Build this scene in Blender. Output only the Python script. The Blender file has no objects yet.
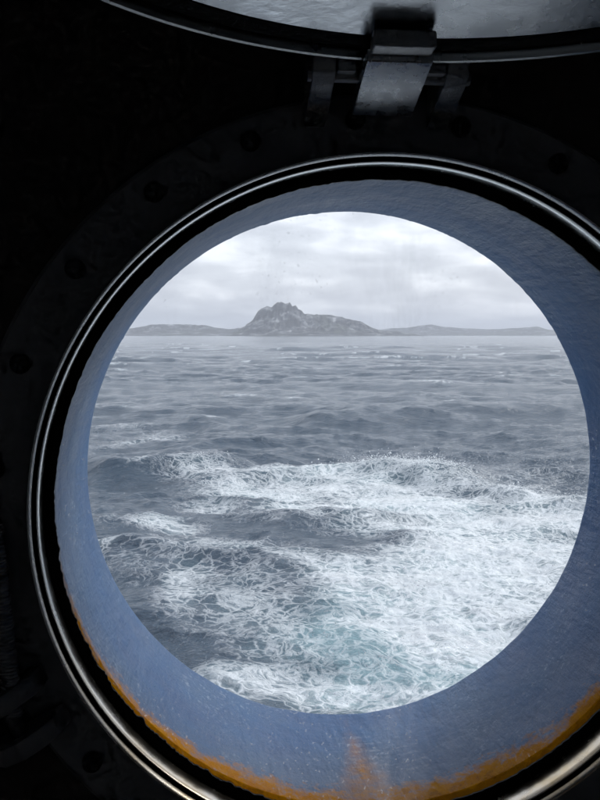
import bpy, bmesh, math, random
import numpy as np
from mathutils import Vector, Matrix, noise as mnoise

R = math.radians
PI = math.pi
random.seed(7)
scene = bpy.context.scene
COL = scene.collection

# ------------------------------------------------------------------ camera
Z0 = 3.6                       # height of the porthole's centre above the sea
CX, CD, CZ = -0.1093, 0.5503, 0.1099
YAW, PITCH = 0.0976, math.atan(65 / 900.0)
TUBE = 0.1805                  # depth of the porthole's tube through the ship's side
cam_d = bpy.data.cameras.new('camera')
cam = bpy.data.objects.new('camera', cam_d)
COL.objects.link(cam)
cam.location = (CX, -CD, Z0 + CZ)
cam.rotation_euler = (PI / 2 - PITCH, 0, -YAW)
cam_d.sensor_fit = 'VERTICAL'
cam_d.sensor_height = 24.0
cam_d.lens = 24.0 * 900 / 800.0
cam_d.clip_start = 0.01
cam_d.clip_end = 60000
scene.camera = cam

# ------------------------------------------------------------------ sky and sun (overcast)
SUN_EL, SUN_AZ = 38.0, 62.0    # azimuth from +Y (out to sea) towards +X
world = bpy.data.worlds.new('World')
scene.world = world
world.use_nodes = True
wn, wl = world.node_tree.nodes, world.node_tree.links
wn.clear()
def N(nt, kind, **kw):
    n = nt.nodes.new(kind)
    for k, v in kw.items():
        if k.startswith('i_'):
            n.inputs[k[2:].replace('_', ' ')].default_value = v
        else:
            setattr(n, k, v)
    return n
W = world.node_tree
sky = N(W, 'ShaderNodeTexSky', sky_type='NISHITA', sun_disc=False)
sky.sun_elevation = R(SUN_EL)
sky.sun_rotation = R(SUN_AZ)
sky.air_density = 1.0; sky.dust_density = 3.0
geo = N(W, 'ShaderNodeTexCoord')
sep = N(W, 'ShaderNodeSeparateXYZ')
wl.new(geo.outputs['Generated'], sep.inputs[0])
zc = N(W, 'ShaderNodeMath', operation='MAXIMUM'); zc.inputs[1].default_value = 0.0
wl.new(sep.outputs['Z'], zc.inputs[0])
za = N(W, 'ShaderNodeMath', operation='ADD'); za.inputs[1].default_value = 0.27
wl.new(zc.outputs[0], za.inputs[0])
dx = N(W, 'ShaderNodeMath', operation='DIVIDE'); wl.new(sep.outputs['X'], dx.inputs[0]); wl.new(za.outputs[0], dx.inputs[1])
dy = N(W, 'ShaderNodeMath', operation='DIVIDE'); wl.new(sep.outputs['Y'], dy.inputs[0]); wl.new(za.outputs[0], dy.inputs[1])
cmb = N(W, 'ShaderNodeCombineXYZ'); wl.new(dx.outputs[0], cmb.inputs['X']); wl.new(dy.outputs[0], cmb.inputs['Y'])
cn1 = N(W, 'ShaderNodeTexNoise', i_Scale=3.4, i_Detail=7.0, i_Roughness=0.53, i_Distortion=0.2)
wl.new(cmb.outputs[0], cn1.inputs['Vector'])
cr = N(W, 'ShaderNodeValToRGB')
el = cr.color_ramp.elements
el[0].position = 0.39; el[0].color = (4.2, 4.38, 4.85, 1)
el[1].position = 0.63; el[1].color = (7.4, 7.55, 7.9, 1)
e = el.new(0.5); e.color = (5.2, 5.4, 5.85, 1)
wl.new(cn1.outputs['Fac'], cr.inputs['Fac'])
mixw = N(W, 'ShaderNodeMixRGB', i_Fac=0.86)
wl.new(sky.outputs[0], mixw.inputs['Color1']); wl.new(cr.outputs[0], mixw.inputs['Color2'])
bg = N(W, 'ShaderNodeBackground', i_Strength=0.1)
wl.new(mixw.outputs[0], bg.inputs['Color'])
wo = N(W, 'ShaderNodeOutputWorld'); wl.new(bg.outputs[0], wo.inputs['Surface'])

sun_d = bpy.data.lights.new('sun', 'SUN')
sun_d.energy = 1.3
sun_d.angle = R(22)
sun_d.color = (1.0, 0.985, 0.96)
sun = bpy.data.objects.new('sun', sun_d)
COL.objects.link(sun)
sdir = Vector((math.sin(R(SUN_AZ)) * math.cos(R(SUN_EL)), math.cos(R(SUN_AZ)) * math.cos(R(SUN_EL)), math.sin(R(SUN_EL))))
sun.rotation_euler = sdir.to_track_quat('Z', 'Y').to_euler()
sun.location = (30, 20, 40)

vs = scene.view_settings
scene.display_settings.display_device = 'sRGB'
vs.view_transform = 'Standard'; vs.look = 'None'; vs.exposure = 0.97; vs.gamma = 1.0; vs.use_curve_mapping = False
cy = scene.cycles
cy.use_denoising = True
cy.max_bounces = 8; cy.diffuse_bounces = 5; cy.glossy_bounces = 3; cy.transparent_max_bounces = 12
cy.volume_bounces = 0
cy.sample_clamp_indirect = 6.0
cy.use_adaptive_sampling = True; cy.adaptive_threshold = 0.018; cy.adaptive_min_samples = 24
cy.caustics_reflective = False; cy.caustics_refractive = False

# ------------------------------------------------------------------ helpers
def tag(o, label=None, cat=None, group=None, kind=None):
    if label: o['label'] = label
    if cat: o['category'] = cat
    if group: o['group'] = group
    if kind: o['kind'] = kind
    return o
def empty(name, loc):
    o = bpy.data.objects.new(name, None)
    o.empty_display_size = 0.05
    o.location = loc
    COL.objects.link(o)
    return o
def link_mesh(name, me, m, parent=None, smooth=True):
    o = bpy.data.objects.new(name, me)
    COL.objects.link(o)
    if m and not me.materials: me.materials.append(m)
    if smooth:
        me.shade_smooth()
        try: me.set_sharp_from_angle(angle=R(38))
        except Exception: pass
    if parent: o.parent = parent
    return o
def finish(name, bm, m, parent=None, smooth=True):
    bmesh.ops.recalc_face_normals(bm, faces=bm.faces)
    me = bpy.data.meshes.new(name)
    bm.to_mesh(me); bm.free()
    return link_mesh(name, me, m, parent, smooth)
def lathe(prof, seg=256, closed=True, jit=None):
    """revolve (radius, depth) profile about the Y axis; closed makes a solid ring."""
    bm = bmesh.new()
    rows = []
    for i in range(seg):
        a = 2 * PI * i / seg
        row = []
        for j, (r, y) in enumerate(prof):
            rr, yy = (r, y) if jit is None else jit(j, a, r, y)
            row.append(bm.verts.new((rr * math.sin(a), yy, rr * math.cos(a))))
        rows.append(row)
    n = len(prof)
    for i in range(seg):
        A, B = rows[i], rows[(i + 1) % seg]
        for j in range(n if closed else n - 1):
            k = (j + 1) % n
            if prof[j][0] == 0 and prof[k][0] == 0: continue
            bm.faces.new((A[j], A[k], B[k], B[j]))
    bmesh.ops.remove_doubles(bm, verts=bm.verts, dist=1e-7)
    return bm
def box(bm, lo, hi, mat=None, bev=0.0, seg=2):
    vv = [bm.verts.new((x, y, z)) for x in (lo[0], hi[0]) for y in (lo[1], hi[1]) for z in (lo[2], hi[2])]
    fs = [(0, 1, 3, 2), (4, 6, 7, 5), (0, 4, 5, 1), (2, 3, 7, 6), (0, 2, 6, 4), (1, 5, 7, 3)]
    faces = [bm.faces.new([vv[i] for i in f]) for f in fs]
    if mat is not None:
        for v in vv: v.co = mat @ v.co
    if bev:
        es = list({e for f in faces for e in f.edges})
        bmesh.ops.bevel(bm, geom=es, offset=bev, segments=seg, affect='EDGES', profile=0.5)
    return vv
def prism(bm, pts, x0, x1, bev=0.0):
    """extrude a polygon of (y, z) points along X"""
    a = [bm.verts.new((x0, y, z)) for y, z in pts]
    b = [bm.verts.new((x1, y, z)) for y, z in pts]
    fs = [bm.faces.new(a), bm.faces.new(b[::-1])]
    n = len(pts)
    for i in range(n):
        fs.append(bm.faces.new((a[i], b[i], b[(i + 1) % n], a[(i + 1) % n])))
    if bev:
        es = list({e for f in fs for e in f.edges})
        bmesh.ops.bevel(bm, geom=es, offset=bev, segments=2, affect='EDGES', profile=0.5)
def cyl(bm, p0, p1, r, seg=24, bev=0.0):
    p0, p1 = Vector(p0), Vector(p1)
    d = p1 - p0
    q = d.to_track_quat('Z', 'Y').to_matrix().to_4x4()
    res = bmesh.ops.create_cone(bm, cap_ends=True, segments=seg, radius1=r, radius2=r, depth=d.length,
                                matrix=Matrix.Translation((p0 + p1) / 2) @ q)
    if bev:
        es = {e for v in res['verts'] for e in v.link_edges if len(e.link_faces) == 2 and e.calc_face_angle(0) > 1}
        bmesh.ops.bevel(bm, geom=list(es), offset=bev, segments=2, affect='EDGES', profile=0.5)

# ------------------------------------------------------------------ materials
def mat(name):
    m = bpy.data.materials.new(name)
    m.use_nodes = True
    nt = m.node_tree
    return m, nt, nt.nodes['Principled BSDF']
def ramp(nt, src, stops):
    r = nt.nodes.new('ShaderNodeValToRGB')
    els = r.color_ramp.elements
    while len(els) < len(stops): els.new(0.5)
    for e, (p, c) in zip(els, stops):
        e.position = p
        e.color = (*c, 1) if not isinstance(c, (int, float)) else (c, c, c, 1)
    nt.links.new(src, r.inputs['Fac'])
    return r.outputs['Color']
def math_n(nt, op, a, b=None, c=None, clamp=False):
    n = nt.nodes.new('ShaderNodeMath'); n.operation = op; n.use_clamp = clamp
    for i, v in enumerate((a, b, c)):
        if v is None: continue
        if isinstance(v, (int, float)): n.inputs[i].default_value = v
        else: nt.links.new(v, n.inputs[i])
    return n.outputs[0]
def noise(nt, vec, scale, detail=4.0, rough=0.55, dist=0.0):
    n = N(nt, 'ShaderNodeTexNoise', i_Scale=scale, i_Detail=detail, i_Roughness=rough, i_Distortion=dist)
    if vec is not None: nt.links.new(vec, n.inputs['Vector'])
    return n.outputs['Fac']
def mixc(nt, fac, a, b):
    n = nt.nodes.new('ShaderNodeMixRGB')
    for s, v in (('Fac', fac), ('Color1', a), ('Color2', b)):
        if isinstance(v, (int, float)): n.inputs[s].default_value = v
        elif isinstance(v, tuple): n.inputs[s].default_value = (*v, 1)
        else: nt.links.new(v, n.inputs[s])
    return n.outputs[0]
def bump(nt, h, strength, dist, normal=None):
    b = N(nt, 'ShaderNodeBump', i_Strength=strength, i_Distance=dist)
    nt.links.new(h, b.inputs['Height'])
    if normal is not None: nt.links.new(normal, b.inputs['Normal'])
    return b.outputs['Normal']
def objco(nt, scale=None):
    t = nt.nodes.new('ShaderNodeTexCoord').outputs['Object']
    if scale:
        mp = nt.nodes.new('ShaderNodeMapping'); mp.inputs['Scale'].default_value = scale
        nt.links.new(t, mp.inputs['Vector']); t = mp.outputs[0]
    return t
def simple(name, c0, c1, rough, metal=0.0, nscale=30.0, bmp=0.1, bdist=0.001, coat=0.0):
    m, nt, p = mat(name)
    co = objco(nt)
    f = noise(nt, co, nscale, 6, 0.6)
    nt.links.new(mixc(nt, ramp(nt, f, [(0.35, 0.0), (0.68, 1.0)]), c0, c1), p.inputs['Base Color'])
    nt.links.new(ramp(nt, noise(nt, co, nscale * 2.3, 5), [(0.3, max(rough - 0.12, 0.03)), (0.7, min(rough + 0.12, 1))]), p.inputs['Roughness'])
    p.inputs['Metallic'].default_value = metal
    p.inputs['Coat Weight'].default_value = coat
    nt.links.new(bump(nt, noise(nt, co, nscale * 4, 4), bmp, bdist), p.inputs['Normal'])
    return m

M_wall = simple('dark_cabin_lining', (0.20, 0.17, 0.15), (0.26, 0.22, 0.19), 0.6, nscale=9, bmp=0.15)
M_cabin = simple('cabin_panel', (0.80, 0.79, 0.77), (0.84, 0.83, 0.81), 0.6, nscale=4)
M_floor = simple('cabin_carpet', (0.40, 0.37, 0.33), (0.48, 0.45, 0.40), 0.9, nscale=40)
M_flange = simple('dark_flange_paint', (0.50, 0.50, 0.51), (0.62, 0.61, 0.61), 0.40, nscale=22, bmp=0.2)
M_bolt = simple('dark_bolt', (0.16, 0.16, 0.16), (0.26, 0.26, 0.26), 0.34, metal=0.4, nscale=200)
M_rubber = simple('black_rubber', (0.006, 0.006, 0.006), (0.013, 0.012, 0.011), 0.75, nscale=120, bmp=0.4)
M_lug = simple('worn_grey_steel', (0.60, 0.60, 0.60), (0.76, 0.76, 0.76), 0.42, metal=0.5, nscale=130, bmp=0.5)
M_arm = simple('bare_steel_plate', (0.80, 0.82, 0.84), (0.92, 0.93, 0.94), 0.30, metal=0.9, nscale=70, bmp=0.15)
M_lid = simple('pale_grey_enamel', (0.84, 0.87, 0.90), (0.90, 0.93, 0.95), 0.24, metal=0.95, nscale=16, bmp=0.2, bdist=0.002)
M_hull = simple('blue_hull_paint', (0.06, 0.12, 0.28), (0.08, 0.15, 0.33), 0.4, nscale=3)
M_spray = simple('white_spray', (0.80, 0.83, 0.85), (0.88, 0.90, 0.91), 0.5, nscale=20)

def polished():
    m, nt, p = mat('polished_ring_metal')
    co = objco(nt)
    sp = nt.nodes.new('ShaderNodeSeparateXYZ'); nt.links.new(co, sp.inputs[0])
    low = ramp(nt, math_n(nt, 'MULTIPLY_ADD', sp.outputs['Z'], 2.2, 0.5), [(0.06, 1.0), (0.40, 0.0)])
    rust_refl = math_n(nt, 'MULTIPLY', low, ramp(nt, noise(nt, co, 26, 6, 0.65), [(0.40, 0.45), (0.62, 1.0)]), clamp=True)  # tan of reflected rust, painted into the lower ring's colour
    nt.links.new(mixc(nt, rust_refl, (0.80, 0.81, 0.80), (0.66, 0.50, 0.28)), p.inputs['Base Color'])
    p.inputs['Metallic'].default_value = 1.0
    nt.links.new(ramp(nt, noise(nt, co, 90, 5), [(0.3, 0.20), (0.75, 0.30)]), p.inputs['Roughness'])
    return m
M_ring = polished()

def tube_paint():
    m, nt, p = mat('blue_paint_with_rust')
    co = objco(nt)
    sp = nt.nodes.new('ShaderNodeSeparateXYZ'); nt.links.new(co, sp.inputs[0])
    X, Y, Z = sp.outputs
    n1 = noise(nt, co, 22, 7, 0.65)
    n2 = noise(nt, objco(nt, (1, 0.25, 1)), 130, 4, 0.6)
    base = mixc(nt, ramp(nt, n1, [(0.35, 0.0), (0.7, 1.0)]), (0.010, 0.060, 0.175), (0.024, 0.096, 0.230))
    base = mixc(nt, ramp(nt, noise(nt, co, 7, 6, 0.65), [(0.46, 0.0), (0.66, 0.6)]), base, (0.055, 0.115, 0.205))
    # chalky salt bloom, in patches and specks
    chalk = math_n(nt, 'MULTIPLY', ramp(nt, noise(nt, co, 260, 3, 0.7), [(0.56, 0.0), (0.72, 1.0)]), ramp(nt, noise(nt, co, 14, 4), [(0.42, 0.0), (0.66, 0.55)]))
    base = mixc(nt, chalk, base, (0.42, 0.50, 0.60))
    # rust creeping up from the seal along the lower half
    low = ramp(nt, math_n(nt, 'MULTIPLY_ADD', Z, 2.3, 0.5), [(0.02, 1.0), (0.14, 0.85), (0.36, 0.32), (0.56, 0.0)])
    reach = math_n(nt, 'MULTIPLY', low, math_n(nt, 'MULTIPLY_ADD', noise(nt, co, 28, 6, 0.65), 0.058, 0.004))
    # a longer, thinner run by one spot on the bottom
    dxs = math_n(nt, 'ABSOLUTE', math_n(nt, 'SUBTRACT', X, -0.001))
    dxs = math_n(nt, 'ADD', dxs, math_n(nt, 'MULTIPLY_ADD', noise(nt, objco(nt, (1, 0.3, 1)), 60, 5, 0.7), 0.018, -0.009))
    wid = math_n(nt, 'MULTIPLY_ADD', Y, -0.20, 0.0285)
    run = N(nt, 'ShaderNodeMapRange', interpolation_type='SMOOTHSTEP')
    nt.links.new(math_n(nt, 'SUBTRACT', wid, dxs), run.inputs['Value']); run.inputs['From Min'].default_value = -0.007; run.inputs['From Max'].default_value = 0.014
    run = math_n(nt, 'MULTIPLY', run.outputs[0], math_n(nt, 'LESS_THAN', Z, 0.0))
    run = math_n(nt, 'MULTIPLY', run, ramp(nt, noise(nt, co, 90, 6, 0.75), [(0.36, 0.25), (0.62, 0.85)]))
    t = math_n(nt, 'DIVIDE', math_n(nt, 'SUBTRACT', reach, math_n(nt, 'SUBTRACT', Y, 0.024)), 0.026)
    t = math_n(nt, 'ADD', t, math_n(nt, 'MULTIPLY_ADD', noise(nt, co, 170, 5, 0.75), 1.6, -0.8))
    rust = math_n(nt, 'MULTIPLY', math_n(nt, 'MULTIPLY', t, 1.7, clamp=True), ramp(nt, low, [(0.0, 0.0), (0.2, 1.0)]))
    rust = math_n(nt, 'MAXIMUM', rust, run)
    rc = mixc(nt, noise(nt, co, 60, 6, 0.7), (0.54, 0.265, 0.004), (0.38, 0.105, 0.004))
    rc = mixc(nt, ramp(nt, t, [(0.9, 0.0), (1.0, 0.35)]), rc, (0.06, 0.018, 0.006))
    col = mixc(nt, rust, base, rc)
    # unreadable reflection of a label, painted as pale dashes near the bottom
    for (x0, x1, y0, y1) in ((-0.008, 0.021, 0.082, 0.142), (0.029, 0.047, 0.070, 0.112)):
        inside = math_n(nt, 'MULTIPLY', math_n(nt, 'MULTIPLY', math_n(nt, 'GREATER_THAN', X, x0), math_n(nt, 'LESS_THAN', X, x1)),
                        math_n(nt, 'MULTIPLY', math_n(nt, 'GREATER_THAN', Y, y0), math_n(nt, 'LESS_THAN', Y, y1)))
        inside = math_n(nt, 'MULTIPLY', inside, math_n(nt, 'LESS_THAN', Z, -0.1))
        rows = ramp(nt, math_n(nt, 'SINE', math_n(nt, 'MULTIPLY', Y, 520.0)), [(0.45, 0.0), (0.75, 1.0)])
        gly = ramp(nt, noise(nt, objco(nt, (1, 0.4, 1)), 420, 2, 0.6), [(0.42, 0.1), (0.58, 1.0)])
        label_refl = math_n(nt, 'MULTIPLY', math_n(nt, 'MULTIPLY', rows, gly), math_n(nt, 'MULTIPLY', inside, 0.2))
        col = mixc(nt, label_refl, col, (0.40, 0.42, 0.44))
    nt.links.new(col, p.inputs['Base Color'])
    nt.links.new(ramp(nt, n1, [(0.3, 0.34), (0.7, 0.52)]), p.inputs['Roughness'])
    nt.links.new(math_n(nt, 'MULTIPLY_ADD', rust, -0.30, 0.30), p.inputs['Specular IOR Level'])
    hb = math_n(nt, 'ADD', n2, math_n(nt, 'MULTIPLY', n1, 1.4))
    nt.links.new(bump(nt, hb, 0.75, 0.003), p.inputs['Normal'])
    return m
M_tube = tube_paint()

def pane_glass():
    m, nt, p = mat('salted_window_glass')
    nt.nodes.remove(p)
    out = nt.nodes['Material Output']
    co = objco(nt)
    cov = objco(nt, (1, 1, 0.28))
    tr = N(nt, 'ShaderNodeBsdfTransparent'); tr.inputs['Color'].default_value = (0.965, 0.975, 0.985, 1)
    gl = N(nt, 'ShaderNodeBsdfGlossy', i_Roughness=0.015)
    fr = N(nt, 'ShaderNodeFresnel', i_IOR=1.45)
    m1 = nt.nodes.new('ShaderNodeMixShader')
    nt.links.new(math_n(nt, 'MULTIPLY', fr.outputs[0], 0.5), m1.inputs[0]); nt.links.new(tr.outputs[0], m1.inputs[1]); nt.links.new(gl.outputs[0], m1.inputs[2])
    # dried salt: thin film, vertical runs and fine specks
    film = ramp(nt, noise(nt, co, 9, 5, 0.6), [(0.3, 0.012), (0.75, 0.060)])
    runs = ramp(nt, noise(nt, cov, 42, 5, 0.7), [(0.52, 0.0), (0.80, 0.08)])
    speck = math_n(nt, 'MULTIPLY', ramp(nt, noise(nt, co, 420, 2, 0.5), [(0.63, 0.0), (0.74, 0.34)]),
                   ramp(nt, noise(nt, co, 11, 3), [(0.44, 0.0), (0.66, 1.0)]))
    sp = nt.nodes.new('ShaderNodeSeparateXYZ'); nt.links.new(co, sp.inputs[0])
    sx_ = math_n(nt, 'SUBTRACT', 1.0, math_n(nt, 'MULTIPLY', math_n(nt, 'ABSOLUTE', math_n(nt, 'SUBTRACT', sp.outputs['X'], 0.012)), 34.0), clamp=True)
    smear = math_n(nt, 'MULTIPLY', math_n(nt, 'MULTIPLY', sx_, ramp(nt, noise(nt, cov, 60, 5, 0.7), [(0.38, 0.0), (0.7, 0.23)])), ramp(nt, noise(nt, co, 7, 2), [(0.36, 0.0), (0.55, 1.0)]))
    dirt = math_n(nt, 'ADD', math_n(nt, 'ADD', math_n(nt, 'ADD', film, runs), speck), smear, clamp=True)
    tl = N(nt, 'ShaderNodeBsdfTranslucent'); tl.inputs['Color'].default_value = (0.95, 0.95, 0.96, 1)
    m2 = nt.nodes.new('ShaderNodeMixShader')
    nt.links.new(dirt, m2.inputs[0]); nt.links.new(m1.outputs[0], m2.inputs[1]); nt.links.new(tl.outputs[0], m2.inputs[2])
    nt.links.new(m2.outputs[0], out.inputs['Surface'])
    return m
M_glass = pane_glass()
def clear_glass():
    m, nt, p = mat('clear_window_glass')
    nt.nodes.remove(p)
    tr = N(nt, 'ShaderNodeBsdfTransparent'); tr.inputs['Color'].default_value = (0.965, 0.975, 0.985, 1)
    gl = N(nt, 'ShaderNodeBsdfGlossy', i_Roughness=0.015)
    fr = N(nt, 'ShaderNodeFresnel', i_IOR=1.45)
    mx = nt.nodes.new('ShaderNodeMixShader')
    nt.links.new(math_n(nt, 'MULTIPLY', fr.outputs[0], 0.5), mx.inputs[0]); nt.links.new(tr.outputs[0], mx.inputs[1]); nt.links.new(gl.outputs[0], mx.inputs[2])
    nt.links.new(mx.outputs[0], nt.nodes['Material Output'].inputs['Surface'])
    return m
M_clear = clear_glass()

def sea_mat():
    m, nt, p = mat('sea_water_and_foam')
    out = nt.nodes['Material Output']
    gp = nt.nodes.new('ShaderNodeNewGeometry').outputs['Position']
    a_f = N(nt, 'ShaderNodeAttribute', attribute_name='foam').outputs['Fac']
    a_a = N(nt, 'ShaderNodeAttribute', attribute_name='aerated').outputs['Fac']
    flat = nt.nodes.new('ShaderNodeMapping'); flat.inputs['Scale'].default_value = (1, 1, 0.25)
    nt.links.new(gp, flat.inputs['Vector'])
    # domain warp
    w1 = N(nt, 'ShaderNodeTexNoise', i_Scale=0.55, i_Detail=5.0, i_Roughness=0.6); nt.links.new(flat.outputs[0], w1.inputs['Vector'])
    wv = N(nt, 'ShaderNodeVectorMath', operation='MULTIPLY_ADD')
    nt.links.new(w1.outputs['Color'], wv.inputs[0]); wv.inputs[1].default_value = (1.4, 1.4, 0.3); nt.links.new(flat.outputs[0], wv.inputs[2])
    P = wv.outputs[0]
    r1 = math_n(nt, 'ABSOLUTE', math_n(nt, 'SUBTRACT', noise(nt, P, 2.5, 6, 0.65, 0.2), 0.5))
    vo = N(nt, 'ShaderNodeTexVoronoi', feature='DISTANCE_TO_EDGE', i_Scale=4.2, i_Randomness=1.0); nt.links.new(P, vo.inputs['Vector'])
    fine = noise(nt, P, 12, 6, 0.75)
    stre = N(nt, 'ShaderNodeMapping'); stre.inputs['Rotation'].default_value = (0, 0, R(-12)); stre.inputs['Scale'].default_value = (0.45, 1, 0.3)
    nt.links.new(P, stre.inputs['Vector'])
    patch = noise(nt, stre.outputs[0], 0.75, 6, 0.62)
    ptc = math_n(nt, 'SUBTRACT', patch, 0.5)
    c = math_n(nt, 'ADD', a_f, math_n(nt, 'MULTIPLY', ptc, math_n(nt, 'MULTIPLY', a_f, 2.3, clamp=True)))
    # lace: thin filaments and cells where the foam has spread out
    lace = math_n(nt, 'MINIMUM', math_n(nt, 'MULTIPLY', r1, 7.5), math_n(nt, 'MULTIPLY', vo.outputs['Distance'], 4.0))
    lace = math_n(nt, 'ADD', lace, math_n(nt, 'MULTIPLY_ADD', fine, 0.9, -0.45))
    fil = math_n(nt, 'DIVIDE', math_n(nt, 'SUBTRACT', math_n(nt, 'MULTIPLY', c, 1.15), lace), 0.70, clamp=True)
    fil = math_n(nt, 'MULTIPLY', fil, 0.78)
    # dense white water
    dn = math_n(nt, 'ADD', c, math_n(nt, 'MULTIPLY_ADD', fine, 0.9, -0.45))
    dn = N(nt, 'ShaderNodeMapRange', interpolation_type='SMOOTHSTEP'); dn.inputs['From Min'].default_value = 0.40; dn.inputs['From Max'].default_value = 0.88
    nt.links.new(math_n(nt, 'ADD', c, math_n(nt, 'MULTIPLY_ADD', fine, 0.55, -0.275)), dn.inputs['Value'])
    bub = noise(nt, stre.outputs[0], 20, 5, 0.78)
    fm = math_n(nt, 'MAXIMUM', fil, math_n(nt, 'MULTIPLY', dn.outputs[0], math_n(nt, 'MULTIPLY', ramp(nt, patch, [(0.36, 0.55), (0.60, 1.0)]), ramp(nt, bub, [(0.38, 0.12), (0.55, 1.0)]))))
    fm = math_n(nt, 'MULTIPLY', fm, math_n(nt, 'MULTIPLY', a_f, 9.0, clamp=True))
    # water
    base = mixc(nt, a_a, (0.030, 0.056, 0.086), (0.16, 0.27, 0.30))
    nt.links.new(base, p.inputs['Base Color'])
    p.inputs['IOR'].default_value = 1.333
    p.inputs['Roughness'].default_value = 0.11
    # ripples; wind waves stretched along their crests
    rip = nt.nodes.new('ShaderNodeMapping'); rip.inputs['Rotation'].default_value = (0, 0, R(-18)); rip.inputs['Scale'].default_value = (0.7, 1, 0.5)
    nt.links.new(gp, rip.inputs['Vector'])
    h1 = noise(nt, rip.outputs[0], 3.0, 6, 0.68, 0.4)
    h2 = noise(nt, rip.outputs[0], 0.8, 6, 0.68, 0.3)
    h3 = noise(nt, rip.outputs[0], 0.11, 4, 0.6, 0.3)
    hsum = math_n(nt, 'ADD', math_n(nt, 'MULTIPLY_ADD', h3, 1.4, math_n(nt, 'MULTIPLY', h1, 0.17)), math_n(nt, 'MULTIPLY', h2, 0.55))
    nw = bump(nt, hsum, 0.75, 0.55)
    nt.links.new(nw, p.inputs['Normal'])
    fo = N(nt, 'ShaderNodeBsdfPrincipled')
    nt.links.new(mixc(nt, fine, (0.74, 0.78, 0.81), (0.90, 0.92, 0.93)), fo.inputs['Base Color'])
    fo.inputs['Roughness'].default_value = 0.7
    fo.inputs['Specular IOR Level'].default_value = 0.25
    hf = math_n(nt, 'ADD', math_n(nt, 'MULTIPLY', fm, 0.7), math_n(nt, 'MULTIPLY_ADD', bub, 0.55, math_n(nt, 'MULTIPLY', fine, 0.7)))
    nt.links.new(bump(nt, hf, 0.7, 0.06), fo.inputs['Normal'])
    mx = nt.nodes.new('ShaderNodeMixShader')
    nt.links.new(fm, mx.inputs[0]); nt.links.new(p.outputs[0], mx.inputs[1]); nt.links.new(fo.outputs[0], mx.inputs[2])
    nt.links.new(mx.outputs[0], out.inputs['Surface'])
    return m
M_sea = sea_mat()

def rock_mat():
    m, nt, p = mat('weathered_island_rock')
    co = objco(nt)
    f = noise(nt, co, 0.024, 9, 0.66, 0.6)
    c = ramp(nt, f, [(0.38, (0.012, 0.015, 0.02)), (0.49, (0.036, 0.042, 0.052)), (0.57, (0.13, 0.14, 0.155)), (0.65, (0.42, 0.43, 0.44))])
    g = noise(nt, co, 0.008, 6, 0.6)
    c = mixc(nt, ramp(nt, g, [(0.50, 0.0), (0.66, 0.5)]), c, (0.07, 0.085, 0.05))
    nt.links.new(c, p.inputs['Base Color'])
    p.inputs['Roughness'].default_value = 0.9
    nt.links.new(bump(nt, noise(nt, co, 0.05, 8, 0.7), 0.8, 9.0), p.inputs['Normal'])
    return m
M_rock = rock_mat()

# ------------------------------------------------------------------ value noise in numpy for terrain and sea
rng = np.random.RandomState(11)
TAB = rng.rand(256, 256)
def vnoise(x, y):
    xi = np.floor(x).astype(np.int64); yi = np.floor(y).astype(np.int64)
    fx = x - xi; fy = y - yi
    fx = fx * fx * fx * (fx * (fx * 6 - 15) + 10); fy = fy * fy * fy * (fy * (fy * 6 - 15) + 10)
    x0, x1, y0, y1 = xi & 255, (xi + 1) & 255, yi & 255, (yi + 1) & 255
    return (TAB[x0, y0] * (1 - fx) + TAB[x1, y0] * fx) * (1 - fy) + (TAB[x0, y1] * (1 - fx) + TAB[x1, y1] * fx) * fy
def fbm(x, y, o=5, g=0.55):
    s = np.zeros_like(x); a = 1.0; t = 0
    for i in range(o):
        s += a * vnoise(x + 17.3 * i, y - 9.1 * i); t += a
        x, y = 0.8 * x * 2 - 0.6 * y * 2, 0.6 * x * 2 + 0.8 * y * 2
        a *= g
    return s / t
def sstep(a, b, x):
    t = np.clip((x - a) / (b - a), 0, 1)
    return t * t * (3 - 2 * t)
def grid_mesh(name, X, Y, Z, attrs=None):
    n, k = X.shape
    me = bpy.data.meshes.new(name)
    co = np.stack([X, Y, Z], -1).reshape(-1, 3).astype(np.float32)
    idx = np.arange(n * k).reshape(n, k)
    f = np.stack([idx[:-1, :-1], idx[:-1, 1:], idx[1:, 1:], idx[1:, :-1]], -1).reshape(-1, 4)
    me.vertices.add(len(co)); me.vertices.foreach_set('co', co.ravel())
    me.loops.add(f.size); me.loops.foreach_set('vertex_index', f.ravel().astype(np.int32))
    me.polygons.add(len(f)); me.polygons.foreach_set('loop_start', np.arange(0, f.size, 4, dtype=np.int32))
    me.update(calc_edges=True)
    for nm, v in (attrs or {}).items():
        at = me.attributes.new(nm, 'FLOAT', 'POINT')
        at.data.foreach_set('value', v.ravel().astype(np.float32))
    return me

# ------------------------------------------------------------------ the sea
CAMZ = Z0 + CZ
EYE = np.array([CX, -CD])
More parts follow.
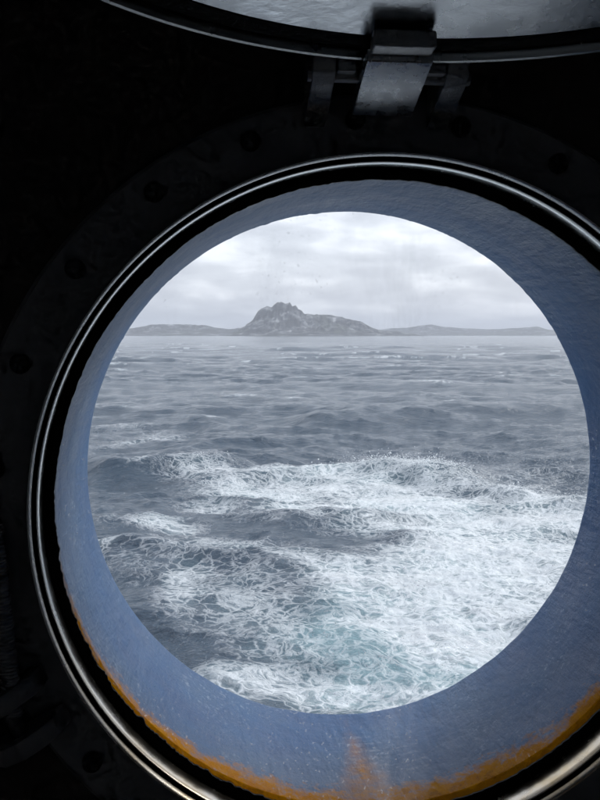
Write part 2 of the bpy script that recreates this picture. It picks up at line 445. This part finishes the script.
# bearings (from +Y towards +X), dense over the part the porthole looks at
bear = np.concatenate([np.linspace(-86, -17, 50)[:-1], np.linspace(-17, 34, 900), np.linspace(34, 86, 40)[1:]])
dep = np.concatenate([np.linspace(72, 26, 90)[:-1], np.linspace(26, 3.0, 540)[:-1], np.linspace(3.0, 0.22, 190)])
dist = np.concatenate([CAMZ / np.tan(np.radians(dep)), np.geomspace(CAMZ / math.tan(R(0.22)), 12000, 36)[1:]])
B, D = np.meshgrid(np.radians(bear), dist)
X = EYE[0] + D * np.sin(B); Y = EYE[1] + D * np.cos(B)
spacing = np.gradient(dist)[:, None] * np.ones_like(B)
spacing = np.maximum(spacing, D * R(0.051))
H = np.zeros_like(X); DX = np.zeros_like(X); DY = np.zeros_like(X)
r2 = np.random.RandomState(23)
for i, lam in enumerate(np.geomspace(0.45, 34, 70)):
    a = R(-105 + r2.normal() * 36)           # travel direction, roughly towards the ship
    k = 2 * PI / lam
    amp = (0.014 if lam > 5 else 0.030) / k * (0.6 + 0.8 * r2.rand()) * min(1.0, (14 / lam) ** 0.5)
    att = sstep(1.6, 3.2, lam / spacing)
    ph = k * (X * math.cos(a) + Y * math.sin(a)) + r2.rand() * 2 * PI
    # gusts: short waves come in groups
    if lam > 9: att = att * (1 + 1.3 * sstep(60, 160, D) * (1 - 0.6 * sstep(250, 600, D)))
    s, c_ = np.sin(ph), np.cos(ph)
    H += att * amp * c_
    DX += -att * amp * 0.9 * math.cos(a) * s; DY += -att * amp * 0.9 * math.sin(a) * s
# wind chop: short steep crests, longer across the wind
for sc_, am in ((0.16, 0.15), (0.42, 0.09), (1.1, 0.045)):
    xa, ya = X * math.cos(R(14)) + Y * math.sin(R(14)), -X * math.sin(R(14)) + Y * math.cos(R(14))
    nz = fbm(xa * sc_ * 0.75 + 40 * sc_, ya * sc_, 4, 0.55)
    att = sstep(2.0, 4.5, 1 / sc_ / spacing)
    H += att * am * ((1 - np.abs(nz - 0.5) * 4).clip(0, 1) ** 1.5 - 0.35)
# places on the flat sea given as the angles at which the photographer saw them
cyaw, syaw = math.cos(YAW), math.sin(YAW)
cp, sp_ = math.cos(PITCH), math.sin(PITCH)
qx, qy, qz = X - CX, Y + CD, -CAMZ
rgt = qx * cyaw - qy * syaw
hf = qx * syaw + qy * cyaw
fwd = hf * cp - qz * sp_
upv = hf * sp_ + qz * cp
U = 300 + 900 * rgt / fwd; V = 400 - 900 * upv / fwd
wx = (fbm(X * 0.35, Y * 0.35, 4) - 0.5); wy = (fbm(X * 0.35 + 50, Y * 0.35 + 31, 4) - 0.5)
Uw = U + wx * 90 * np.clip((V - 335) / 200, 0, 1); Vw = V + wy * 44 * np.clip((V - 335) / 200, 0, 1)
def blob(u, v, ru, rv, s, ang=0, pw=1.3):
    ca, sa = math.cos(R(ang)), math.sin(R(ang))
    du, dv = Uw - u, Vw - v
    a = (du * ca + dv * sa) / ru; b = (-du * sa + dv * ca) / rv
    return s * np.exp(-(a * a + b * b) ** pw)
def ridge(u0, v0, u1, v1, A, width, asym=0.6, wander=2.2):
    """a wave crest from one sighted place to another: A metres high, width metres across"""
    def gnd(u, v):
        xr, yr = (u - 300) / 900, (400 - v) / 900
        dxx = xr * cyaw + (cp + yr * sp_) * syaw; dyy = -xr * syaw + (cp + yr * sp_) * cyaw; dz = -sp_ + yr * cp
        t = -CAMZ / dz
        return np.array([CX + dxx * t, -CD + dyy * t])
    p0, p1 = gnd(u0, v0), gnd(u1, v1)
    L = np.linalg.norm(p1 - p0); e = (p1 - p0) / L
    nrm = np.array([e[1], -e[0]])            # towards the ship
    if nrm[1] > 0: nrm = -nrm
    u = (X - p0[0]) * e[0] + (Y - p0[1]) * e[1]
    v = (X - p0[0]) * nrm[0] + (Y - p0[1]) * nrm[1] + (fbm(X * 0.25, Y * 0.25, 3) - 0.5) * width * wander
    w = np.where(v > 0, width * asym, width * 1.5)
    t = u / L
    env = sstep(-0.25, 0.2, t) * (1 - sstep(0.8, 1.25, t))
    return A * env * np.exp(-(v / w) ** 2) * (1 - 0.18 * wander + 0.36 * wander * fbm(X * 0.5, Y * 0.5, 3))
CR = ridge(365, 421, 640, 408, 0.44, 2.3, 0.75, 0.5)
CR += ridge(300, 428, 380, 414, 0.22, 1.3)
CR += ridge(110, 476, 230, 462, 0.34, 1.0)
CR += ridge(235, 446, 390, 436, 0.22, 1.0)
CR += ridge(215, 478, 340, 470, 0.18, 0.8)
CR += ridge(350, 470, 470, 476, 0.36, 0.9)
CR += ridge(450, 478, 620, 520, 0.26, 0.9)
CR += ridge(280, 525, 420, 520, 0.20, 0.7)
CR += ridge(190, 690, 300, 680, 0.10, 0.35)
# foam of the wake
F = np.zeros_like(X)
for b in [(470, 560, 150, 85, 0.86), (430, 500, 110, 34, 0.85, 8), (540, 520, 90, 26, 0.75, 12), (330, 478, 90, 15, 0.62),
          (270, 492, 80, 15, 0.75), (330, 512, 90, 14, 0.85), (230, 474, 60, 9, 0.45), (150, 527, 42, 8, 0.62, -4), (115, 552, 40, 6, 0.45),
          (200, 508, 40, 7, 0.45), (260, 560, 110, 14, 0.40), (360, 590, 90, 34, 0.85), (430, 640, 110, 50, 0.80), (300, 572, 60, 10, 0.55),
          (175, 600, 36, 48, 0.46), (250, 620, 85, 50, 0.42), (290, 650, 80, 30, 0.46), (140, 570, 50, 20, 0.26), (250, 690, 70, 26, 0.62), (330, 700, 70, 24, 0.66),
          (410, 710, 60, 24, 0.70), (140, 440, 60, 5, 0.34, -8), (120, 462, 40, 3.5, 0.42), (130, 425, 60, 4, 0.26), (520, 720, 120, 50, 0.7),
          (300, 900, 500, 170, 0.95), (230, 760, 160, 40, 0.5), (640, 540, 120, 60, 0.7), (560, 680, 120, 40, 0.82)]:
    F = np.maximum(F, blob(*b))
# calmer, darker water let into it
for b in [(340, 548, 70, 10, 0.75), (300, 545, 60, 8, 0.4), (235, 545, 40, 12, 0.3), (365, 655, 42, 15, 0.55), (290, 605, 60, 16, 0.2), (390, 525, 30, 6, 0.4), (130, 500, 60, 12, 0.3)]:
    F = F * (1 - blob(*b))
F = np.maximum(F, 0.95 * sstep(730, 860, V))
F *= 0.72 + 0.56 * fbm(X * 0.6 + 9, Y * 0.6, 4)
# small breaking crests further out
crest = H + CR
caps = sstep(0.56, 0.68, fbm(X * 0.30 + 3, Y * 0.30, 5, 0.68)) * sstep(0.08, 0.32, H) * (CR < 0.1)
F = np.maximum(F, caps * 0.5 * sstep(480, 420, V))
F = np.maximum(F, 0.36 * sstep(440, 455, V) * sstep(0.18, 0.42, CR) * sstep(0.5, 0.62, fbm(X * 0.9, Y * 0.9, 4)))
F = np.clip(F, 0, 1.1)
turb = sstep(0.25, 0.8, F)
tz = (fbm(X * 1.1, Y * 1.1, 5, 0.6) - 0.5) * 0.22 + (fbm(X * 4 + 5, Y * 4, 4, 0.6) - 0.5) * 0.08
near = sstep(40, 20, D)
H2 = H * (1 - 0.35 * turb) + CR + tz * (0.06 + 0.94 * turb) * near
AER = np.clip(1.1 * blob(385, 645, 80, 45, 1.0) + 0.9 * blob(460, 690, 130, 45, 1.0) + 0.75 * sstep(0.45, 0.85, F) + 0.22 * sstep(0.2, 0.45, F), 0, 1) * (0.5 + fbm(X * 0.8, Y * 0.8, 4) * 0.8)
me = grid_mesh('sea', X + DX, Y + DY, H2, {'foam': F, 'aerated': np.clip(AER, 0, 1)})
sea = link_mesh('sea', me, M_sea, smooth=False); me.shade_smooth()
tag(sea, 'grey choppy sea with white wake foam seen through the porthole', kind='structure')

# spray thrown off the breaking crests: countless drops
def spray():
    rs = np.random.RandomState(5)
    V0, Fc = [], []
    oct_ = np.array([(1, 0, 0), (-1, 0, 0), (0, 1, 0), (0, -1, 0), (0, 0, 1), (0, 0, -1)], float)
    tri = np.array([(0, 2, 4), (2, 1, 4), (1, 3, 4), (3, 0, 4), (2, 0, 5), (1, 2, 5), (3, 1, 5), (0, 3, 5)])
    w = (F > 0.35) * sstep(0.16, 0.42, CR + tz * 0.5) * (D < 31) * (D > 7)
    w = w * np.gradient(D, axis=0) * D
    idx = rs.choice(w.size, 4000, p=(w / w.sum()).ravel())
    for n_, i in enumerate(idx):
        hgt = rs.exponential(0.05)
        r_ = 0.0018 + rs.exponential(0.0032)
        c = np.array([X.flat[i] + DX.flat[i] + rs.normal() * 0.10, Y.flat[i] + DY.flat[i] + rs.normal() * 0.10, H2.flat[i] + hgt])
        V0.append(c + oct_ * r_ * (1 + 0.5 * rs.rand(6, 1))); Fc.append(tri + 6 * n_)
    me = bpy.data.meshes.new('spray')
    me.from_pydata(np.concatenate(V0).tolist(), [], np.concatenate(Fc).tolist())
    o = link_mesh('spray', me, M_spray)
    tag(o, 'fine white spray drops flung off the breaking wake crests', kind='stuff')
spray()

# ------------------------------------------------------------------ the land on the horizon
def at_far(u, dist_):
    """world bearing point at a given distance for a column of the view"""
    b = YAW + math.atan((u - 300) / 900.0)
    return EYE[0] + dist_ * math.sin(b), EYE[1] + dist_ * math.cos(b)
def land(name, label, skyline, dist_, depth, seed, rough):
    """ridge of hills: heights given along its length, eroded by noise, falling to the sea on both sides"""
    us = np.array([s[0] for s in skyline], float); hs = np.array([s[1] for s in skyline], float) * dist_ / 900.0
    p0 = np.array(at_far(us[0], dist_)); p1 = np.array(at_far(us[-1], dist_))
    L = np.linalg.norm(p1 - p0); e = (p1 - p0) / L; nn = np.array([-e[1], e[0]])
    n, k = 260, 70
    t = np.linspace(0, 1, n); s = np.linspace(-1, 1, k)
    T, S = np.meshgrid(t, s, indexing='ij')
    hh = np.interp(T, (us - us[0]) / (us[-1] - us[0]), hs)
    x = T * L; y = S * depth
    rid = 1 - np.abs(fbm(x / (depth * 0.42) + seed, y / (depth * 0.5) + seed, 6, 0.6) - 0.5) * 2
    prof = np.clip(1 - np.abs(S - 0.1 * (fbm(x / depth * 2 + 4, y * 0, 3) - 0.5)), 0, 1)
    prof = 0.35 * prof + 0.65 * prof ** 1.9
    z = hh * prof * (1 - rough * 0.5 + rough * (rid - 0.6)) + hh * rough * 0.22 * (fbm(x / (depth * 0.12), y / (depth * 0.12) + seed, 5, 0.62) - 0.5) * prof
    gul = 1 - np.abs(fbm(x / 34 + seed * 3 + 0.3 * fbm(x / 60, y / 60, 3), y / 150 + seed, 5, 0.62) - 0.5) * 4
    z = z + hh * rough * 0.55 * (gul.clip(0, 1) - 0.5) * prof
    # crest line itself kept close to its heights
    z = np.where(hh > 0, z, 0)
    wgt = np.exp(-(S / 0.12) ** 2)
    z = z * (1 - 0.7 * wgt) + 0.7 * wgt * hh * (1 + rough * 0.30 * (fbm(x / 24.0, x * 0 + seed, 5, 0.68) - 0.5))
    z -= 4.0 * (np.abs(S) > 0.97)
    PX = p0[0] + e[0] * x + nn[0] * y; PY = p0[1] + e[1] * x + nn[1] * y
    o = link_mesh(name, grid_mesh(name, PX, PY, z - 1.0), M_rock, smooth=False)
    return tag(o, label, kind='structure')
island_sky = [(226, 0), (236, 6), (246, 11), (253, 17), (258, 25), (264, 29), (270, 31), (277, 34), (283, 35), (289, 34.5), (293, 31.5), (297, 29.5), (303, 26), (310, 23.5), (318, 22),
              (328, 21), (338, 20), (348, 18.5), (356, 17), (363, 14), (370, 10), (378, 7), (388, 5.5), (400, 4.5), (414, 2), (424, 0)]
land('rocky_island', 'craggy grey rock island with a tall broken peak on the horizon', island_sky, 3300, 330, 3.0, 0.55)
land('headland', 'low flat-topped headland left of the craggy peak', [(90, 3), (120, 6), (140, 9), (152, 11.5), (165, 12), (190, 11.5), (205, 11), (215, 8.5), (228, 7), (238, 8), (246, 8), (256, 4), (266, 0)], 4300, 300, 8.0, 0.3)
land('hill_range', 'faint low hills trailing right of the craggy peak', [(350, 0), (372, 5), (392, 7.5), (410, 8), (424, 10.5), (436, 11), (448, 9), (468, 7.5), (490, 6.5), (510, 7), (530, 8), (542, 9), (552, 6), (570, 5), (600, 7), (640, 3), (660, 0)], 5600, 420, 14.0, 0.25)

# ------------------------------------------------------------------ haze over the sea
bm = bmesh.new()
box(bm, (-13500, -800, -12), (13500, 13500, 215))
haze = finish('haze', bm, None, smooth=False)
hm = bpy.data.materials.new('sea_haze'); hm.use_nodes = True
hn = hm.node_tree; hn.nodes.remove(hn.nodes['Principled BSDF'])
pv = N(hn, 'ShaderNodeVolumePrincipled', i_Density=0.00016, i_Anisotropy=0.1)
pv.inputs['Color'].default_value = (0.86, 0.91, 1.0, 1)
hn.links.new(pv.outputs[0], hn.nodes['Material Output'].inputs['Volume'])
haze.data.materials.append(hm)
tag(haze, 'pale sea haze softening the far islands', kind='stuff')

# ------------------------------------------------------------------ ship's side and cabin
def plate_with_hole(name, y0, y1, x0, x1, z0, z1, r, m, label):
    """a flat plate with a round hole about the porthole's axis"""
    bm = bmesh.new()
    seg = 128
    def rim(a):
        c, s = math.sin(a), math.cos(a)
        t = min(((x1 if c > 0 else x0) / c) if abs(c) > 1e-9 else 1e9, (((z1 - Z0) if s > 0 else (z0 - Z0)) / s) if abs(s) > 1e-9 else 1e9)
        return c * t, s * t
    angs = sorted([2 * PI * i / seg for i in range(seg)] + [math.atan2(x, z - Z0) % (2 * PI) for x in (x0, x1) for z in (z0, z1)])
    rows = []
    for a in angs:
        c, s = math.sin(a), math.cos(a)
        ex, ez = rim(a)
        row = []
        for y in (y0, y1):
            row.append((bm.verts.new((c * r, y, s * r + Z0)), bm.verts.new((ex, y, ez + Z0))))
        rows.append(row)
    n = len(rows)
    for i in range(n):
        (a0, a1), (b0, b1) = rows[i]; (c0, c1), (d0, d1) = rows[(i + 1) % n]
        bm.faces.new((a0, a1, c1, c0)); bm.faces.new((b0, d0, d1, b1))
        bm.faces.new((a0, c0, d0, b0)); bm.faces.new((a1, b1, d1, c1))
    return tag(finish(name, bm, m, smooth=False), label, kind='structure')
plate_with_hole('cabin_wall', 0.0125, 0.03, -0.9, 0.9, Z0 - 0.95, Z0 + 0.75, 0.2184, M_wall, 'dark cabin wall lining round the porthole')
plate_with_hole('ship_hull', TUBE - 0.012, TUBE - 0.002, -9, 9, -1.2, Z0 + 2.2, 0.2184, M_hull, "blue painted steel of the ship's side")
def slab(name, lo, hi, m, label):
    bm = bmesh.new(); box(bm, lo, hi)
    return tag(finish(name, bm, m, smooth=False), label, kind='structure')
slab('cabin_ceiling', (-1.0, -1.1, Z0 + 0.75), (1.0, 0.14, Z0 + 0.80), M_cabin, 'cabin ceiling above the porthole')
slab('cabin_floor', (-1.0, -1.1, Z0 - 1.00), (1.0, 0.14, Z0 - 0.95), M_floor, 'dark cabin floor')
slab('cabin_wall_left', (-0.95, -1.0, Z0 - 0.945), (-0.902, 0.14, Z0 + 0.745), M_cabin, 'cabin side wall')
slab('cabin_wall_right', (0.902, -1.0, Z0 - 0.945), (0.95, 0.14, Z0 + 0.745), M_cabin, 'cabin side wall')
slab('cabin_wall_rear', (-1.0, -1.1, Z0 - 0.945), (1.0, -1.005, Z0 + 0.745), M_cabin, 'cabin wall opposite the porthole')

# ------------------------------------------------------------------ the porthole
port = empty('porthole', (0, 0.0125, Z0))
tag(port, 'round steel porthole with polished ring, bolted dark flange and rusty blue tube', 'porthole')
def at_port(o):
    o.parent = port
    o.location = (0, -0.0125, 0)
    return o
ra = [random.uniform(0, 6.28) for _ in range(40)]
def wob(a, freqs, seed):
    return sum(math.sin(f * a + ra[(i * 7 + seed) % 40]) / (1 + 0.25 * i) for i, f in enumerate(freqs))
# tube through the ship's side; its outer lip carries thick uneven paint
def tube_jit(j, a, r, y):
    if j in (4, 5): return r + 0.00006 * wob(a, (7, 13, 22, 31), 3) - 0.0009 * max(0.0, mnoise.fractal(Vector((math.sin(a), math.cos(a), 2)) * 30, 0.8, 2.1, 4) - 0.15) * (0.25 + 0.75 * max(0.0, math.cos(a))), y + 0.0004 * wob(a, (5, 9, 17, 33, 52), 9)
    return r, y
tp = [(0.2182, 0.0236), (0.2092, 0.0236), (0.2092, 0.045), (0.2092, 0.10), (0.2092, TUBE - 0.002), (0.2096, TUBE + 0.001), (0.2115, TUBE + 0.003), (0.2182, TUBE + 0.003)]
tube = at_port(finish('tube', lathe(tp, 720, True, tube_jit), M_tube))
tube['label'] = 'blue painted steel tube with rust along its lower edge'
# flange and the thin polished lip standing on it
flange = at_port(finish('flange', lathe([(0.2185, 0.012), (0.2185, 0.0055), (0.2205, 0.0050), (0.2240, 0.0052), (0.2275, 0.0062), (0.2555, 0.0062), (0.2580, 0.0085), (0.2580, 0.012)]), M_flange))
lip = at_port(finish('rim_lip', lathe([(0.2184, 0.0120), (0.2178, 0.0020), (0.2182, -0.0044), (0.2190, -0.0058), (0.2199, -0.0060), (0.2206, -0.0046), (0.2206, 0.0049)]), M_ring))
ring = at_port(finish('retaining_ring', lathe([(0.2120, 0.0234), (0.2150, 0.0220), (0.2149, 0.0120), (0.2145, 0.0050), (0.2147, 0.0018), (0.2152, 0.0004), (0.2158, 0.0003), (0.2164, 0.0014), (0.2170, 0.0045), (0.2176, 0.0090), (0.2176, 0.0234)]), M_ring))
ring['label'] = 'polished metal ring holding the glass'
# black sealant, squeezed out unevenly over the glass
def gask_jit(j, a, r, y):
    if j in (0, 1):
        v = Vector((math.sin(a), math.cos(a), 0.3))
        w = 0.0006 * mnoise.fractal(v * 4, 1.0, 2.0, 3) + 0.0007 * abs(mnoise.fractal(v * 22, 0.8, 2.1, 4)) - 0.0003
        ragged = 0.25 + 1.2 * max(0.0, math.cos(a - PI * 1.25)) ** 4
        w += 0.0011 * ragged * mnoise.fractal(v * 46, 0.7, 2.2, 4)
        return r - w, y
    return r, y
gasket = at_port(finish('gasket', lathe([(0.2082, 0.0224), (0.2082, 0.0208), (0.2100, 0.0202), (0.2135, 0.0202), (0.2147, 0.0207), (0.2147, 0.0224)], 900, True, gask_jit), M_rubber))
bm = bmesh.new()
for yy in (0.0226, 0.0316):
    bm.faces.new([bm.verts.new((0.2090 * math.sin(2 * PI * i / 180), yy, 0.2090 * math.cos(2 * PI * i / 180))) for i in range(180)])
bm.faces.ensure_lookup_table(); bm.faces[1].material_index = 1
glass = at_port(finish('glass_pane', bm, M_clear, smooth=False)); glass.data.materials.append(M_glass)
glass['label'] = 'salt-speckled glass pane'
# bolts: low domed heads with a cross slot, evenly spaced round the flange
def bolt_mesh():
    bm = bmesh.new()
    prof = [(0, -0.0026), (0.0022, -0.0024), (0.0042, -0.0014), (0.0056, 0.0004), (0.0062, 0.0028), (0.0062, 0.0056)]
    bm.free()
    bm = lathe(prof, 20, False)
    for a in (R(20), R(110)):
        box(bm, (-0.0034, -0.0031, -0.0007), (0.0034, -0.0012, 0.0007), Matrix.Rotation(a, 4, 'Y'))
    bmesh.ops.recalc_face_normals(bm, faces=bm.faces)
    me = bpy.data.meshes.new('bolt'); bm.to_mesh(me); bm.free()
    me.materials.append(M_bolt); me.shade_smooth(); me.set_sharp_from_angle(angle=R(38))
    return me
bme = bolt_mesh()
for i in range(23):
    a = R(-4.9 + i * 360 / 23)
    b = bpy.data.objects.new('bolt', bme); COL.objects.link(b)
    b.parent = port
    b.location = (0.2425 * math.sin(a), -0.0125 + 0.0010, 0.2425 * math.cos(a))
    b.rotation_euler = (0, random.uniform(0, 3), 0)
HX = -0.008
# hinge lugs carrying the storm cover
for sx in (-1, 1):
    bm = bmesh.new()
    prism(bm, [(0.0060, 0.236), (-0.004, 0.240), (-0.020, 0.246), (-0.034, 0.250), (-0.043, 0.256), (-0.045, 0.264), (-0.040, 0.271), (-0.030, 0.273), (0.0060, 0.274)], HX + sx * 0.038 - 0.0065, HX + sx * 0.038 + 0.0065, 0.0012)
    at_port(finish('hinge_lug', bm, M_lug))
# dog lugs: a fork at the lower left (and its pair on the right) for the clamping screws
for sx in (-1, 1):
    a0 = R(180 + 62) if sx < 0 else R(180 - 62)
    for off in (-0.0145, 0.0145):
        bm = bmesh.new()
        pts = [(0.2340, 0.0060), (0.2340, 0.000), (0.238, -0.012), (0.247, -0.020), (0.260, -0.024), (0.274, -0.020), (0.282, -0.010), (0.284, 0.0060)]
        Mx = Matrix.Rotation(a0, 4, 'Y')
        va = [bm.verts.new(Mx @ Vector((off - 0.0058, y, r))) for r, y in pts]
        vb = [bm.verts.new(Mx @ Vector((off + 0.0058, y, r))) for r, y in pts]
        fs = [bm.faces.new(va), bm.faces.new(vb[::-1])]
        for i in range(len(pts)):
            k = (i + 1) % len(pts)
            fs.append(bm.faces.new((va[i], vb[i], vb[k], va[k])))
        bmesh.ops.bevel(bm, geom=list({e for f in fs for e in f.edges}), offset=0.0015, segments=2, affect='EDGES', profile=0.5)
        at_port(finish('dog_lug', bm, M_flange))
    bm = bmesh.new()
    Mx = Matrix.Rotation(a0, 4, 'Y')
    cyl(bm, Mx @ Vector((-0.024, -0.010, 0.260)), Mx @ Vector((0.024, -0.010, 0.260)), 0.0055, 20, 0.001)
    at_port(finish('dog_pin', bm, M_bolt))
    # threaded swing bolt standing up from the fork
    pb = Mx @ Vector((0, -0.010, 0.260))
    bm = bmesh.new()
    prv = None
    nth, sg = 110, 16
    for i in range(nth + 1):
        rr = 0.0062 if i % 2 else 0.0054
        cur = [bm.verts.new((pb.x + sx * 0.010 * i / nth + rr * math.cos(2 * PI * j / sg), pb.y + rr * math.sin(2 * PI * j / sg), pb.z + 0.004 + 0.118 * i / nth)) for j in range(sg)]
        if prv:
            for j in range(sg): bm.faces.new((prv[j], prv[(j + 1) % sg], cur[(j + 1) % sg], cur[j]))
        else: bm.faces.new(cur[::-1])
        prv = cur
    bm.faces.new(prv)
    at_port(finish('swing_bolt', bm, M_lug))

# ------------------------------------------------------------------ storm cover, swung up on its hinge
TILT = R(5)
hinge = Vector((0, -0.046, 0.2615))
cover = empty('storm_cover', (hinge.x, hinge.y, Z0 + hinge.z))
cover.rotation_euler = (-TILT, 0, 0)
tag(cover, 'round steel storm cover swung up above the porthole, pale grey inner face', 'porthole cover')
RC = 0.236
# in the cover's own frame it lies flat: centre at (0, -RC, 0), inner face down
def cover_part(name, prof, m, seg=256, closed=True):
    bm = lathe(prof, seg, closed)
    for v in bm.verts:
        x, y, z = v.co
        v.co = (x, z - RC, -y)               # the profile's depth becomes height
    o = finish(name, bm, m)
    o.parent = cover
    return o
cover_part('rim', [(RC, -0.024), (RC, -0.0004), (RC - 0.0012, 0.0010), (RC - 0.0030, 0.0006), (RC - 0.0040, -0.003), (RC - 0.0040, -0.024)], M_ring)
cover_part('seal', [(RC - 0.0041, -0.020), (RC - 0.0041, -0.006), (RC - 0.007, -0.0035), (RC - 0.014, -0.0035), (RC - 0.018, -0.005), (RC - 0.018, -0.020)], M_rubber)
RP = RC - 0.0182
pl = [(RP, -0.0215), (RP, -0.0060), (RP - 0.002, -0.0048)]
for i in range(1, 13):
    r_ = (RP - 0.002) * (1 - i / 12)
    pl.append((r_, -0.0048 - 0.016 * (1 - (r_ / (RP - 0.002)) ** 2)))
pl += [(0, -0.034), (RP, -0.0262)]
cover_part('dished_plate', pl, M_lid, closed=True)
def cov_obj(name, bm, m):
    o = finish(name, bm, m); o.parent = cover
    return o
bm = bmesh.new()
prism(bm, [(0.034, -0.0195), (0.0365, -0.0175), (0.0365, -0.0125), (0.0340, -0.0115), (0.000, -0.0030), (-0.0195, -0.0012), (-0.0195, -0.0078)], HX - 0.0180, HX + 0.0180, 0.0012)
cov_obj('hinge_arm', bm, M_arm)
bm = bmesh.new()
box(bm, (HX - 0.0168, -0.0330, -0.0052), (HX + 0.0168, -0.0197, 0.0042), None, 0.0018, 3)
cov_obj('hinge_block', bm, M_lug)
for sx in (-1, 1):
    bm = bmesh.new()
    prism(bm, [(0.0015, -0.006), (0.0150, -0.004), (0.0150, 0.006), (0.0015, 0.008)], HX + sx * 0.0255 - 0.0052, HX + sx * 0.0255 + 0.0052, 0.0012)
    cov_obj('hinge_web', bm, M_lug)
bm = bmesh.new()
cyl(bm, (HX - 0.047, 0.012, -0.004), (HX + 0.047, 0.012, -0.004), 0.0042, 20, 0.0008)
cov_obj('hinge_pin', bm, M_lug)
